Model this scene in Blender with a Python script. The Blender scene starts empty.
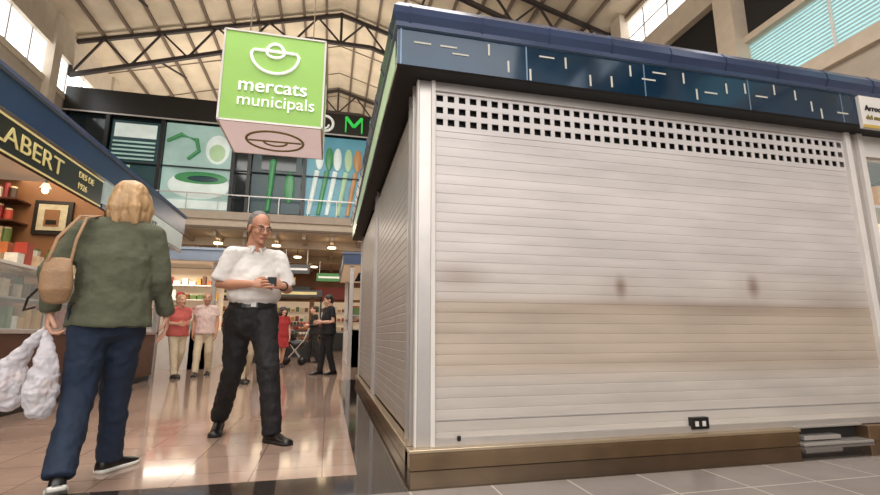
import bpy, bmesh, math, random
from mathutils import Vector, Matrix
random.seed(7)
S=bpy.context.scene
COL=S.collection
V=Vector
def lin(c):
    c=c/255.0
    return c/12.92 if c<=.04045 else ((c+.055)/1.055)**2.4
def rgb(r,g,b): return (lin(r),lin(g),lin(b),1)

# ---------------------------------------------------------------- materials
def M(name,c,rough=.5,metal=0,noise=.08,nscale=4,bump=0,bscale=30,emit=0,trans=0,stretch=(1,1,1),spec=.5,alpha=1):
    m=bpy.data.materials.new(name); m.use_nodes=True
    nt=m.node_tree; N=nt.nodes; L=nt.links; b=N['Principled BSDF']
    col=rgb(*c)
    tc=N.new('ShaderNodeTexCoord'); mp=N.new('ShaderNodeMapping'); mp.inputs['Scale'].default_value=stretch
    L.new(tc.outputs['Object'],mp.inputs['Vector'])
    no=N.new('ShaderNodeTexNoise'); no.inputs['Scale'].default_value=nscale; no.inputs['Detail'].default_value=4
    L.new(mp.outputs['Vector'],no.inputs['Vector'])
    mx=N.new('ShaderNodeMix'); mx.data_type='RGBA'
    mx.inputs[6].default_value=tuple(max(0,x*(1-noise*2)) for x in col[:3])+(1,)
    mx.inputs[7].default_value=tuple(min(1,x*(1+noise*2)) for x in col[:3])+(1,)
    L.new(no.outputs['Fac'],mx.inputs[0]); L.new(mx.outputs[2],b.inputs['Base Color'])
    b.inputs['Roughness'].default_value=rough; b.inputs['Metallic'].default_value=metal
    b.inputs['Specular IOR Level'].default_value=spec
    b.inputs['Transmission Weight'].default_value=trans
    b.inputs['Alpha'].default_value=alpha
    if emit:
        L.new(mx.outputs[2],b.inputs['Emission Color']); b.inputs['Emission Strength'].default_value=emit
    if bump:
        n2=N.new('ShaderNodeTexNoise'); n2.inputs['Scale'].default_value=bscale; n2.inputs['Detail'].default_value=5
        L.new(mp.outputs['Vector'],n2.inputs['Vector'])
        bp=N.new('ShaderNodeBump'); bp.inputs['Strength'].default_value=bump; bp.inputs['Distance'].default_value=.02
        L.new(n2.outputs['Fac'],bp.inputs['Height']); L.new(bp.outputs['Normal'],b.inputs['Normal'])
    return m
def tile(name,c1,c2,mortar,size,rough,ms=.006):
    m=bpy.data.materials.new(name); m.use_nodes=True
    nt=m.node_tree; N=nt.nodes; L=nt.links; b=N['Principled BSDF']
    b.inputs['Specular IOR Level'].default_value=.85
    tc=N.new('ShaderNodeTexCoord')
    br=N.new('ShaderNodeTexBrick'); br.offset=0; br.squash=1
    br.inputs['Scale'].default_value=1; br.inputs['Brick Width'].default_value=size; br.inputs['Row Height'].default_value=size
    br.inputs['Mortar Size'].default_value=ms; br.inputs['Color1'].default_value=rgb(*c1); br.inputs['Color2'].default_value=rgb(*c2); br.inputs['Mortar'].default_value=rgb(*mortar)
    L.new(tc.outputs['Object'],br.inputs['Vector'])
    no=N.new('ShaderNodeTexNoise'); no.inputs['Scale'].default_value=1.6; no.inputs['Detail'].default_value=8; no.inputs['Roughness'].default_value=.65
    L.new(tc.outputs['Object'],no.inputs['Vector'])
    mx=N.new('ShaderNodeMix'); mx.data_type='RGBA'; mx.blend_type='MULTIPLY'; mx.inputs[0].default_value=.6
    L.new(br.outputs['Color'],mx.inputs[6]); L.new(no.outputs['Fac'],mx.inputs[7]); 
    L.new(mx.outputs[2],b.inputs['Base Color'])
    mr=N.new('ShaderNodeMapRange'); mr.inputs[3].default_value=rough*.4; mr.inputs[4].default_value=rough*1.6
    L.new(no.outputs['Fac'],mr.inputs[0]); L.new(mr.outputs[0],b.inputs['Roughness'])
    bp=N.new('ShaderNodeBump'); bp.inputs['Strength'].default_value=.15; bp.inputs['Distance'].default_value=.003; bp.invert=True
    L.new(br.outputs['Fac'],bp.inputs['Height']); L.new(bp.outputs['Normal'],b.inputs['Normal'])
    return m
def shutter_mat():
    m=bpy.data.materials.new('shutter_aluminium'); m.use_nodes=True
    nt=m.node_tree; N=nt.nodes; L=nt.links; b=N['Principled BSDF']
    tc=N.new('ShaderNodeTexCoord'); sp=N.new('ShaderNodeSeparateXYZ'); L.new(tc.outputs['Object'],sp.inputs[0])
    mr=N.new('ShaderNodeMapRange'); mr.inputs[1].default_value=0; mr.inputs[2].default_value=2.6; L.new(sp.outputs['Z'],mr.inputs[0])
    cr=N.new('ShaderNodeValToRGB'); L.new(mr.outputs[0],cr.inputs[0])
    e=cr.color_ramp.elements
    e[0].position=0; e[0].color=rgb(206,197,188); e[1].position=1; e[1].color=rgb(216,210,208)
    for p,c in ((.18,(208,199,190)),(.23,(198,182,166)),(.39,(194,178,162)),(.405,(204,194,186)),(.55,(213,205,201))):
        k=e.new(p); k.color=rgb(*c)
    no=N.new('ShaderNodeTexNoise'); no.inputs['Scale'].default_value=1.0; no.inputs['Detail'].default_value=7
    mp=N.new('ShaderNodeMapping'); mp.inputs['Scale'].default_value=(1.3,1.2,7); L.new(tc.outputs['Object'],mp.inputs[0]); L.new(mp.outputs[0],no.inputs['Vector'])
    m2=N.new('ShaderNodeMapRange'); m2.inputs[1].default_value=.3; m2.inputs[2].default_value=.7; m2.inputs[3].default_value=.82; m2.inputs[4].default_value=1.03
    L.new(no.outputs['Fac'],m2.inputs[0])
    mul=N.new('ShaderNodeMix'); mul.data_type='RGBA'; mul.blend_type='MULTIPLY'; mul.inputs[0].default_value=1
    L.new(cr.outputs[0],mul.inputs[6]); L.new(m2.outputs[0],mul.inputs[7])
    last=mul.outputs[2]
    for (x,z,rx,rz,st) in ((2.08,1.15,.055,.09,.7),(2.08,1.15,.25,.16,.16),(3.27,1.18,.065,.1,.7),(3.27,1.18,.25,.16,.18),(.84,1.2,.22,.11,.42),(2.4,1.03,1.3,.05,.26),(3.4,1.0,1.1,.05,.28),(1.4,.95,.8,.05,.2),(2.6,.62,1.6,.05,.15),(4.1,1.1,.4,.2,.2)):
        sv=N.new('ShaderNodeVectorMath'); sv.operation='SUBTRACT'; sv.inputs[1].default_value=(x,0,z); L.new(tc.outputs['Object'],sv.inputs[0])
        sc=N.new('ShaderNodeVectorMath'); sc.operation='MULTIPLY'; sc.inputs[1].default_value=(1/rx,0,1/rz); L.new(sv.outputs[0],sc.inputs[0])
        ln=N.new('ShaderNodeVectorMath'); ln.operation='LENGTH'; L.new(sc.outputs[0],ln.inputs[0])
        r=N.new('ShaderNodeMapRange'); r.interpolation_type='SMOOTHSTEP'; r.inputs[1].default_value=.0; r.inputs[2].default_value=1.4; r.inputs[3].default_value=st; r.inputs[4].default_value=0
        L.new(ln.outputs['Value'],r.inputs[0])
        mm=N.new('ShaderNodeMix'); mm.data_type='RGBA'; mm.inputs[7].default_value=rgb(122,92,76)
        L.new(r.outputs[0],mm.inputs[0]); L.new(last,mm.inputs[6]); last=mm.outputs[2]
    L.new(last,b.inputs['Base Color']); b.inputs['Metallic'].default_value=.15; b.inputs['Roughness'].default_value=.5
    return m

m_shut=shutter_mat()
m_alu=M('brushed_aluminium',(188,182,177),.35,.5,.06,8)
m_alu_d=M('grey_side_metal',(180,175,172),.4,.35,.08,6)
m_steel=M('bronze_plinth_metal',(150,124,96),.2,.8,.2,5)
m_bronze_l=M('bronze_plinth_lip',(190,170,142),.25,.7,.1,5)
m_white=M('white_paint',(224,218,212),.45)
m_cream=M('cream_plaster',(200,184,164),.7)
m_beige=M('beige_plaster',(176,162,146),.75)
m_blue=M('blue_enamel',(52,66,96),.22,.15,.12,3)
m_blueg=M('blue_glass_fascia',(22,50,72),.08,.2,.3,2.5)
m_blue_l=M('light_blue_trim',(112,132,156),.3,.3)
m_bluek=M('blue_fascia_paint',(28,54,96),.35,0,.15,2)
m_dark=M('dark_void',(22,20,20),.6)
m_black=M('black_plastic',(18,18,19),.35)
m_tape=M('masking_tape',(205,202,190),.6)
m_tr=M('truss_brown',(50,40,35),.6)
m_roof=M('roof_boards',(206,188,162),.75,0,.16,1.2)
m_seam=M('roof_seam',(112,94,78),.7)
m_glassd=M('dark_glazing',(32,42,45),.08,.1)
m_green=M('lime_green_sign',(136,180,82),.5,0,.05,2,emit=.05)
m_signw=M('white_letters',(245,245,240),.5,emit=.2,noise=.01)
m_signb=M('pinkish_white_panel',(230,206,202),.5,emit=.46,noise=.03)  # emission added to brighten the cube's underside, which otherwise falls in shadow
m_olive=M('olive_ring',(140,126,66),.5)
m_win=M('bright_window',(242,246,250),.3,emit=2.6,noise=.02)
m_wing=M('greenish_window',(170,208,210),.3,emit=.9,noise=.1,nscale=1)
m_slat=M('window_slat',(196,214,214),.4,.1)
m_neong=M('green_neon',(40,180,70),.4,emit=.7)
m_wood=M('dark_red_wood',(84,50,38),.4,0,.2,3,stretch=(1,1,8))
m_brown=M('brown_panel',(134,94,62),.55,0,.15,3)
m_warm=M('warm_lamp',(255,226,180),.5,emit=5,noise=0)
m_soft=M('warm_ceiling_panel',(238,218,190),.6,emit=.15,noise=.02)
m_signk=M('black_sign',(28,26,22),.3)
m_gold=M('gold_letters',(220,202,140),.4,emit=.15)
m_pale=M('pale_sign',(180,196,196),.4,emit=.05)
m_red=M('red_panel',(150,50,42),.45)
m_yel=M('yellow_panel',(196,166,80),.5)
m_gs=M('green_hanging_sign',(70,130,80),.5,emit=.2)
m_glass=M('vitrine_glass',(220,235,235),.05,0,.02,alpha=.18)
goods=[M('goods_%d'%i,c,.4,0,.2,12) for i,c in enumerate([(178,66,48),(205,156,72),(220,202,170),(120,72,42),(95,118,62),(230,220,208),(140,44,46),(190,110,62),(70,52,42)])]
m_frame=M('frame_black',(25,22,20),.4)
m_paper=M('aged_print',(190,185,160),.7,0,.25,10)

# ---------------------------------------------------------------- mesh builder
class MB:
    def __init__(s): s.v=[];s.f=[];s.mi=[];s.mats=[]
    def mat(s,m):
        if m not in s.mats: s.mats.append(m)
        return s.mats.index(m)
    def face(s,idx,m): s.f.append(tuple(idx)); s.mi.append(s.mat(m))
    def box(s,x0,x1,y0,y1,z0,z1,m):
        n=len(s.v)
        s.v+=[(x0,y0,z0),(x1,y0,z0),(x1,y1,z0),(x0,y1,z0),(x0,y0,z1),(x1,y0,z1),(x1,y1,z1),(x0,y1,z1)]
        for q in ((0,3,2,1),(4,5,6,7),(0,1,5,4),(1,2,6,5),(2,3,7,6),(3,0,4,7)): s.face([n+i for i in q],m)
    def strut(s,p,q,w,m,h=None):
        p=V(p);q=V(q);h=h or w;t=(q-p).normalized()
        up=V((0,0,1)) if abs(t.z)<.95 else V((0,1,0))
        a=t.cross(up).normalized()*w/2;b=a.cross(t).normalized()*h/2
        n=len(s.v)
        for c in (p,q):
            for e in (-a-b,a-b,a+b,-a+b): s.v.append(tuple(c+e))
        for k in ((0,1,2,3),(7,6,5,4),(0,4,5,1),(1,5,6,2),(2,6,7,3),(3,7,4,0)): s.face([n+i for i in k],m)
    def prism(s,prof,axis,a0,a1,m):
        n=len(s.v);k=len(prof)
        for a in (a0,a1):
            for (u,w) in prof: s.v.append((a,u,w) if axis=='x' else ((u,a,w) if axis=='y' else (u,w,a)))
        for i in range(k):
            j=(i+1)%k; s.face((n+i,n+j,n+k+j,n+k+i),m)
        s.face(tuple(n+i for i in reversed(range(k))),m); s.face(tuple(n+k+i for i in range(k)),m)
    def strip(s,prof,axis,a0,a1,m):
        n=len(s.v);k=len(prof)
        for a in (a0,a1):
            for (u,w) in prof: s.v.append((a,u,w) if axis=='x' else (u,a,w))
        for i in range(k-1): s.face((n+i,n+i+1,n+k+i+1,n+k+i),m)
    def sweep(s,x0,x1,y0,y1,prof,mats):
        n=len(s.v)
        for (d,z) in prof: s.v+=[(x0-d,y0-d,z),(x1+d,y0-d,z),(x1+d,y1+d,z),(x0-d,y1+d,z)]
        for i in range(len(prof)-1):
            for c in range(4):
                e=(c+1)%4; a=n+i*4; b=a+4
                s.face((a+c,a+e,b+e,b+c),mats[i])
    def tube(s,pts,rad,m,side=(1,0,0),seg=16,cap='round',cap2=None):
        pts=[V(p) for p in pts]; side=V(side); cap2=cap2 or cap
        rad=[(r,r) if not isinstance(r,(tuple,list)) else r for r in rad]
        T=[]
        for i in range(len(pts)):
            a=pts[max(0,i-1)];b=pts[min(len(pts)-1,i+1)]; T.append((b-a).normalized())
        R=[]
        for th in ((75,50,25) if cap=='round' else ()):
            k=math.cos(math.radians(th)); R.append((pts[0]-T[0]*min(rad[0])*math.sin(math.radians(th)),rad[0][0]*k,rad[0][1]*k,T[0]))
        for p,r,t in zip(pts,rad,T): R.append((p,r[0],r[1],t))
        for th in ((25,50,75) if cap2=='round' else ()):
            k=math.cos(math.radians(th)); R.append((pts[-1]+T[-1]*min(rad[-1])*math.sin(math.radians(th)),rad[-1][0]*k,rad[-1][1]*k,T[-1]))
        n=len(s.v)
        for (p,a,b,t) in R:
            sd=side-t*side.dot(t)
            if sd.length<.05:
                sd=V((0,1,0))-t*t.y
            sd.normalize(); fr=t.cross(sd)
            for k in range(seg):
                g=2*math.pi*k/seg; s.v.append(tuple(p+sd*a*math.cos(g)+fr*b*math.sin(g)))
        for i in range(len(R)-1):
            for k in range(seg):
                j=(k+1)%seg; s.face((n+i*seg+k,n+i*seg+j,n+(i+1)*seg+j,n+(i+1)*seg+k),m)
        s.face(tuple(n+k for k in reversed(range(seg))),m)
        e=n+(len(R)-1)*seg; s.face(tuple(e+k for k in range(seg)),m)
    def cyl(s,c,r,h,m,seg=14,r2=None):
        c=V(c); s.tube([c,c+V((0,0,h))],[r,r if r2 is None else r2],m,seg=seg,cap='flat')
    def ell(s,c,r,m,seg=16,rings=10,rot=None):
        c=V(c);n=len(s.v)
        for i in range(rings+1):
            ph=math.pi*i/rings
            ph=min(max(ph,.05),math.pi-.05)
            for k in range(seg):
                g=2*math.pi*k/seg
                p=V((r[0]*math.sin(ph)*math.cos(g),r[1]*math.sin(ph)*math.sin(g),-r[2]*math.cos(ph)))
                if rot: p=rot@p
                s.v.append(tuple(c+p))
        for i in range(rings):
            for k in range(seg):
                j=(k+1)%seg; s.face((n+i*seg+k,n+i*seg+j,n+(i+1)*seg+j,n+(i+1)*seg+k),m)
        s.face(tuple(n+k for k in reversed(range(seg))),m)
        e=n+rings*seg; s.face(tuple(e+k for k in range(seg)),m)
    def ring(s,c,R,r,m,normal='z',seg=28,a0=0,a1=360,ry=None):
        ry=ry or R; pts=[]
        for i in range(seg+1):
            g=math.radians(a0+(a1-a0)*i/seg); x=R*math.cos(g);y=ry*math.sin(g)
            pts.append(V(c)+(V((x,y,0)) if normal=='z' else (V((x,0,y)) if normal=='y' else V((0,x,y)))))
        sd={'z':(0,0,1),'y':(0,1,0),'x':(1,0,0)}[normal]
        s.tube(pts,[r]*len(pts),m,side=sd,seg=8,cap='flat')
    def build(s,name,parent=None,smooth=False,bevel=0,inv=None,subd=0):
        me=bpy.data.meshes.new(name); me.from_pydata(s.v,[],s.f)
        for m in s.mats: me.materials.append(m)
        me.polygons.foreach_set('material_index',s.mi)
        bm=bmesh.new(); bm.from_mesh(me); bmesh.ops.recalc_face_normals(bm,faces=bm.faces); bm.to_mesh(me); bm.free()
        if smooth: me.polygons.foreach_set('use_smooth',[True]*len(me.polygons))
        me.update()
        o=bpy.data.objects.new(name,me); COL.objects.link(o)
        if bevel:
            b=o.modifiers.new('bevel','BEVEL'); b.width=bevel; b.segments=2; b.limit_method='ANGLE'
        if parent:
            o.parent=parent
            if inv is not None: o.matrix_parent_inverse=inv
        return o
def grp(name,loc=(0,0,0),rz=0):
    e=bpy.data.objects.new(name,None); e.location=loc; e.rotation_euler=(0,0,rz); e.empty_display_size=.2; COL.objects.link(e)
    inv=(Matrix.Translation(V(loc))@Matrix.Rotation(rz,4,'Z')).inverted()
    return e,inv
texc={}
def organic(mb,name,mat,parent,vox=.012,sm=4,disp=0,dscale=.08,loc=None,rot=None,scl=1,sm2=1):
    o=mb.build('tmp_'+name)
    r=o.modifiers.new('r','REMESH'); r.mode='VOXEL'; r.voxel_size=vox; r.use_smooth_shade=True
    if sm:
        k=o.modifiers.new('s','SMOOTH'); k.factor=.5; k.iterations=sm
    if disp:
        if dscale not in texc:
            t=bpy.data.textures.new('folds','CLOUDS'); t.noise_scale=dscale; t.noise_depth=2; texc[dscale]=t
        d=o.modifiers.new('d','DISPLACE'); d.texture=texc[dscale]; d.strength=disp; d.mid_level=.5
        k=o.modifiers.new('s2','SMOOTH'); k.factor=.5; k.iterations=sm2
    dg=bpy.context.evaluated_depsgraph_get(); dg.update()
    me=bpy.data.meshes.new_from_object(o.evaluated_get(dg)); me.name=name
    bpy.data.objects.remove(o)
    me.materials.clear(); me.materials.append(mat)
    me.polygons.foreach_set('material_index',[0]*len(me.polygons))
    me.polygons.foreach_set('use_smooth',[True]*len(me.polygons))
    n=bpy.data.objects.new(name,me); COL.objects.link(n); n.parent=parent
    if loc is not None: n.location=loc
    if rot is not None: n.rotation_euler=rot
    n.scale=(scl,scl,scl)
    return n
def text(name,body,size,loc,rot,mat,parent=None,inv=None,bold=0,align='LEFT',sx=1):
    c=bpy.data.curves.new(name,'FONT'); c.body=body; c.size=size; c.extrude=.004; c.offset=bold; c.align_x=align
    c.materials.append(mat)
    o=bpy.data.objects.new(name,c); COL.objects.link(o); o.location=loc; o.rotation_euler=rot; o.scale=(sx,1,1)
    if parent:
        o.parent=parent
        if inv is not None: o.matrix_parent_inverse=inv
    return o
def area(name,loc,rot,sx,sy,e,c=(1,1,1)):
    l=bpy.data.lights.new(name,'AREA'); l.shape='RECTANGLE'; l.size=sx; l.size_y=sy; l.energy=e; l.color=c
    o=bpy.data.objects.new(name,l); COL.objects.link(o); o.location=loc; o.rotation_euler=rot; return o
HP=math.pi/2

# ---------------------------------------------------------------- floor
m_fa=tile('aisle_tiles',(194,166,150),(184,156,140),(140,114,100),.4,.09,.004)
m_fg=tile('front_grey_tiles',(154,144,140),(142,132,128),(205,197,188),.45,.18,.006)
m_fd=tile('dark_granite_band',(62,54,50),(50,44,42),(26,24,23),.9,.07)
mb=MB()
def fl(x0,x1,y0,y1,m):
    n=len(mb.v); mb.v+=[(x0,y0,0),(x1,y0,0),(x1,y1,0),(x0,y1,0)]; mb.face((n,n+1,n+2,n+3),m)
fl(-12,12,-10,2.6,m_fg); fl(-12,12,2.6,2.97,m_fd); fl(-12,.2,2.97,34,m_fa); fl(.2,12,2.97,9.1,m_fd); fl(.2,12,9.1,34,m_fa)
mb.build('floor')

# ---------------------------------------------------------------- hall shell
mb=MB()
X=9.0
mb.box(X,X+.3,-10,34,0,5.95,m_beige)
mb.box(X-.12,X+.3,-10,34,5.75,6.05,m_cream)
mb.box(X+.25,X+.35,-10,34,6.0,7.4,m_dark)
mb.box(X-.05,X+.3,-10,34,7.35,7.5,m_cream)
mb.box(X+.1,X+.3,-10,34,7.5,8.9,m_dark)
mb.box(X-.1,X+.3,-10,34,8.9,9.6,m_cream)
mb.box(X-.05,X+.3,-10,34,10.75,11.1,m_cream)
for y in range(-8,34,4):
    mb.box(X-.28,X+.1,y-.25,y+.25,0,11,m_cream)
mb.build('wall_right')
mb=MB()
mb.box(X+.05,X+.12,-10,34,9.6,10.75,m_win)
for y in range(-8,34,1): mb.box(X,X+.05,y-.03,y+.03,9.6,10.75,m_white)
mb.box(X,X+.05,-10,34,10.15,10.2,m_white)
mb.build('window_1')
mb=MB()
mb.box(X+.15,X+.2,-10,34,6.05,7.35,m_wing)
for i in range(16): mb.box(X+.06,X+.1,-10,34,6.08+i*.08,6.1+i*.08,m_slat)
for y in range(-8,34,2): mb.box(X+.04,X+.1,y-.02,y+.02,6.05,7.35,m_white)
mb.build('window_2')
mb=MB(); X=-9.0
mb.box(X-.3,X,-10,34,0,8.7,m_beige)
mb.box(X-.3,X+.05,-10,34,8.6,8.8,m_cream)
mb.box(X-.3,X+.1,-10,34,9.9,11.1,m_cream)
for y in range(-8,34,4): mb.box(X-.1,X+.2,y-.2,y+.2,0,11,m_cream)
mb.build('wall_left')
mb=MB()
mb.box(X-.12,X-.05,-10,34,8.8,9.9,m_win)
for y in range(-8,34,1): mb.box(X-.05,X,y-.03,y+.03,8.8,9.9,m_white)
mb.build('window_3')
mb=MB(); mb.box(-9.3,9.3,34,34.3,0,14,m_beige); mb.build('wall_back')
mb=MB()
ez,rz=11.0,13.6
for sgn in (-1,1):
    n=len(mb.v); mb.v+=[(sgn*9.3,-10,ez-.08),(0,-10,rz),(0,34,rz),(sgn*9.3,34,ez-.08)]; mb.face((n,n+1,n+2,n+3),m_roof)
    n=len(mb.v); mb.v+=[(sgn*9.3,-10,ez+.1),(0,-10,rz+.18),(0,34,rz+.18),(sgn*9.3,34,ez+.1)]; mb.face((n,n+1,n+2,n+3),m_roof)
    for i in range(11):
        f=(i+.3)/11; x=sgn*9.2*(1-f); z=ez-.08+(rz-ez+.08)*f
        mb.box(x-.045,x+.045,-10,34,z-.11,z-.01,m_seam)
    for k in range(20):
        y=-9.8+k*2.25
        mb.strut((sgn*9.1,y,ez-.06),(0,y,rz-.03),.03,m_seam,.02)
mb.build('ceiling')
for j,y in enumerate((3.6,8.1,12.6,17.1,23.1,29.1)):
    mb=MB()
    for sgn in (-1,1):
        top=lambda f:V((sgn*9*(1-f),y,ez-.2+(rz-ez)*f))
        bot=lambda f:V((sgn*9*(1-f),y,9.55+(12.15-9.55)*min(1,f*1.15)))
        mb.strut(top(0),top(1),.12,m_tr); mb.strut(bot(0),bot(1/1.15),.13,m_tr); mb.strut(bot(1/1.15),bot(1),.13,m_tr)
        mb.strut(bot(0),top(0),.12,m_tr)
        K=5
        for i in range(K):
            mb.strut(bot(i/K),top((i+.5)/K),.06,m_tr); mb.strut(top((i+.5)/K),bot((i+1)/K),.06,m_tr)
        if y>9:
            for i in (1,3):
                p=bot((i+.5)/K); t=top((i+.5)/K); mb.strut(p,(t.x,min(y+3.0,33.5),t.z-.05),.06,m_tr)
    mb.strut((0,y,12.15),(0,y,rz-.1),.1,m_tr)
    mb.build('roof_truss')

# ---------------------------------------------------------------- mezzanine
g,inv=grp('mezzanine_gallery',(0,17,0))
mb=MB()
mb.box(-8.95,8.95,17,26.2,4.4,5.0,m_cream)
mb.box(-8.95,8.95,16.9,17.0,4.75,5.02,m_beige)
mb.box(-8.95,8.95,16.92,17.0,4.42,4.5,m_seam)
for x in range(-8,9,1): mb.box(x-.06,x+.06,17.2,26.1,4.22,4.4,m_beige)
mb.box(-8.95,8.95,18.5,18.8,4.1,4.4,m_cream); mb.box(-8.95,8.95,22,22.3,4.1,4.4,m_cream)
mb.build('slab',g,inv=inv)
mb=MB()
mb.box(-8.95,8.95,16.98,17.3,8.25,9.1,m_signk)
mb.box(-8.95,8.95,16.95,16.98,8.22,8.27,m_alu)
mb.build('dark_header',g,inv=inv)
mb=MB()
mb.box(-8.95,8.95,17.2,17.25,5.0,8.25,m_glassd)
for x in (-8.9,-7.6,-5.9,-3.55,-3.0,-1.1,1.2,3.4,5.6,7.8,8.85): mb.box(x-.06,x+.06,16.98,17.2,5,8.25,m_black)
mb.box(-8.95,8.95,17.0,17.1,6.55,6.58,m_black)
mb.build('glazing',g,inv=inv)
def pm(n,c,e=.2): return M(n,c,.3,0,.16,1.6,emit=e)
p_bg=pm('poster_pale_teal',(156,186,178),.28); p_g=pm('poster_green',(66,138,86)); p_gl=pm('poster_light_green',(168,198,156)); p_dk=pm('poster_dark_teal',(30,66,70),.1); p_w=pm('poster_white',(208,220,214),.28); p_b=pm('poster_blue',(86,150,168)); p_y=pm('poster_orange',(180,130,80))
mb=MB()
mb.box(-7.5,-6.0,17.12,17.16,5.1,8.1,p_dk); mb.box(-7.4,-6.1,17.09,17.12,7.5,8.0,p_w); mb.box(-7.4,-6.8,17.07,17.1,5.8,6.5,p_gl)
for i in range(5): mb.box(-7.4,-6.1,17.06,17.09,6.7+i*.15,6.76+i*.15,p_bg)
mb.box(-5.82,-3.62,17.12,17.16,5.08,8.18,p_bg)
mb.ell((-4.6,17.1,5.95),(1.0,.04,.5),p_w,24,12); mb.ell((-4.55,17.08,6.2),(.85,.04,.24),p_g,24,12); mb.ell((-4.5,17.06,6.18),(.55,.03,.13),p_dk,24,12)
mb.tube([(-5.7,17.06,7.5),(-5.3,17.06,7.75),(-4.8,17.06,7.6),(-4.7,17.06,7.2),(-5.0,17.06,6.9)],[.06,.08,.08,.07,.06],p_g)
mb.ell((-4.1,17.1,7.3),(.4,.04,.55),p_w); mb.ell((-4.1,17.08,7.2),(.28,.03,.35),p_gl); mb.box(-5.8,-3.64,17.08,17.12,5.1,5.4,p_w)
mb.box(-2.9,-1.2,17.12,17.16,5.1,8.1,p_dk)
mb.box(-2.6,-1.4,17.09,17.12,6.7,7.9,m_glassd); mb.tube([(-2.3,17.08,5.2),(-2.2,17.08,7.0)],[.08,.12],p_g); mb.ell((-1.6,17.1,6.1),(.18,.04,.6),p_g)
mb.box(-1.05,1.15,17.12,17.16,5.08,8.18,p_b)
for i,(x,c) in enumerate(((-.85,p_w),(-.5,p_g),(-.2,p_w),(.2,p_gl),(.55,p_y),(.9,p_w))):
    mb.tube([(x-.05,17.08,5.15),(x+.2,17.08,6.8)],[(.07,.03),(.09,.03)],c,cap='round'); mb.ell((x+.27,17.08,7.3),(.15,.04,.45),c)
for x in (1.5,3.7,5.9): mb.box(x,x+1.8,17.12,17.16,5.1,8.1,p_bg if x<4 else p_dk)
mb.build('printed_pictures',g,smooth=False,inv=inv)
mb=MB()
mb.box(-8.95,8.95,16.9,16.93,5.6,5.64,m_alu)
for i in range(18): mb.box(-8.9+i*1-.012,-8.9+i*1+.012,16.9,16.93,5.02,5.6,m_alu)
mb.build('railing',g,inv=inv)
mb=MB()
for x in (-6.5,2.2,7): mb.box(x-.22,x+.22,17.3,17.74,0,4.4,m_cream)
mb.build('columns',g,inv=inv)
mb=MB()
P=[(.32,16.93,8.38),(.32,16.93,8.98),(.62,16.93,8.6),(.92,16.93,8.98),(.92,16.93,8.38)]
for a,b in zip(P,P[1:]): mb.strut(a,b,.05,m_neong,.11)
mb.build('green_letter_sign',g,inv=inv)
text('letter_sign_rest','ERCAT',.8,(1.15,16.94,8.38),(HP,0,0),m_neong,g,inv)
mb=MB(); mb.ring((-.45,16.94,8.65),.3,.05,m_signw,'y'); mb.ring((-.45,16.93,8.6),.14,.035,m_signw,'y',a0=180,a1=360); mb.build('round_logo',g,inv=inv)
mb=MB()
for x in (-6,-4,-2,0,2,4):
    for k,y in enumerate((17.9,20.4,23.2)):
        xx=x+k*.6
        mb.cyl((xx,y,4.05),.15,.05,m_warm); mb.cyl((xx,y,4.1),.02,.3,m_black)
mb.build('gallery_ceiling_lamps')
for (x,y,w,mm) in ((-3.6,18,1.1,m_gs),(-1.3,18.6,1.0,m_signk),(.0,21,1.2,m_gs),(-2.2,22.8,1.2,m_yel)):
    mb=MB(); mb.box(x-w/2,x+w/2,y,y+.05,3.15,3.5,mm); mb.box(x-w/2+.08,x+w/2-.08,y-.01,y,3.28,3.36,m_signw)
    for s in (-1,1): mb.box(x+s*w*.4-.01,x+s*w*.4+.01,y+.02,y+.04,3.5,4.4,m_alu)
    mb.build('hanging_aisle_sign')
g,inv=grp('back_shopfront',(0,26.5,0))
mb=MB()
mb.box(-8.95,8.95,26.5,26.8,0,4.4,m_brown)
cols=[m_soft,m_yel,m_brown,m_signk,m_red,m_soft,m_brown,m_soft,m_yel]
for i in range(9):
    x=-8.6+i*1.95
    mb.box(x,x+1.7,26.3,26.5,.9,2.6,m_soft); mb.box(x,x+1.7,26.2,26.5,2.75,3.4,cols[i]); mb.box(x,x+1.7,25.9,26.5,0,.95,m_brown if i%2 else m_signk)
    for r in range(3):
        for k in range(7): 
            h=random.uniform(.12,.3); xx=x+.1+k*.23
            mb.box(xx,xx+.17,26.15,26.3,1.05+r*.5,1.05+r*.5+h,random.choice(goods))
        mb.box(x,x+1.7,26.1,26.3,1.02+r*.5,1.05+r*.5,m_white)
mb.build('shopfront_bays',g,inv=inv)
def produce(name,x0,x1,y0,y1):
    g,inv=grp(name,((x0+x1)/2,y0,0))
    mb=MB(); mb.box(x0,x1,y0,y1,0,.55,m_black)
    for t in range(4):
        yy=y0+(y1-y0)*t/4; z=.55+t*.2
        mb.box(x0,x1,yy,y1,z,z+.1,m_wood)
        n=int((x1-x0)/.13)
        for k in range(n):
            c=goods[(k//3+t*2)%len(goods)]
            mb.ell((x0+.07+k*.13,yy+.08,z+.14),(.06,.06,.06),c,8,6)
    for x in (x0+.04,x1-.04): mb.box(x-.03,x+.03,y1-.06,y1,0,2.3,m_black)
    mb.box(x0,x1,y0-.1,y1,2.3,2.55,m_signk); mb.box(x0+.2,x1-.2,y0-.11,y0-.1,2.37,2.48,m_gold)
    mb.build('stand_body',g,inv=inv)
produce('produce_stand',-2.3,-.3,19,20)
produce('produce_stand',-5.6,-3.4,20,21)
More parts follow.
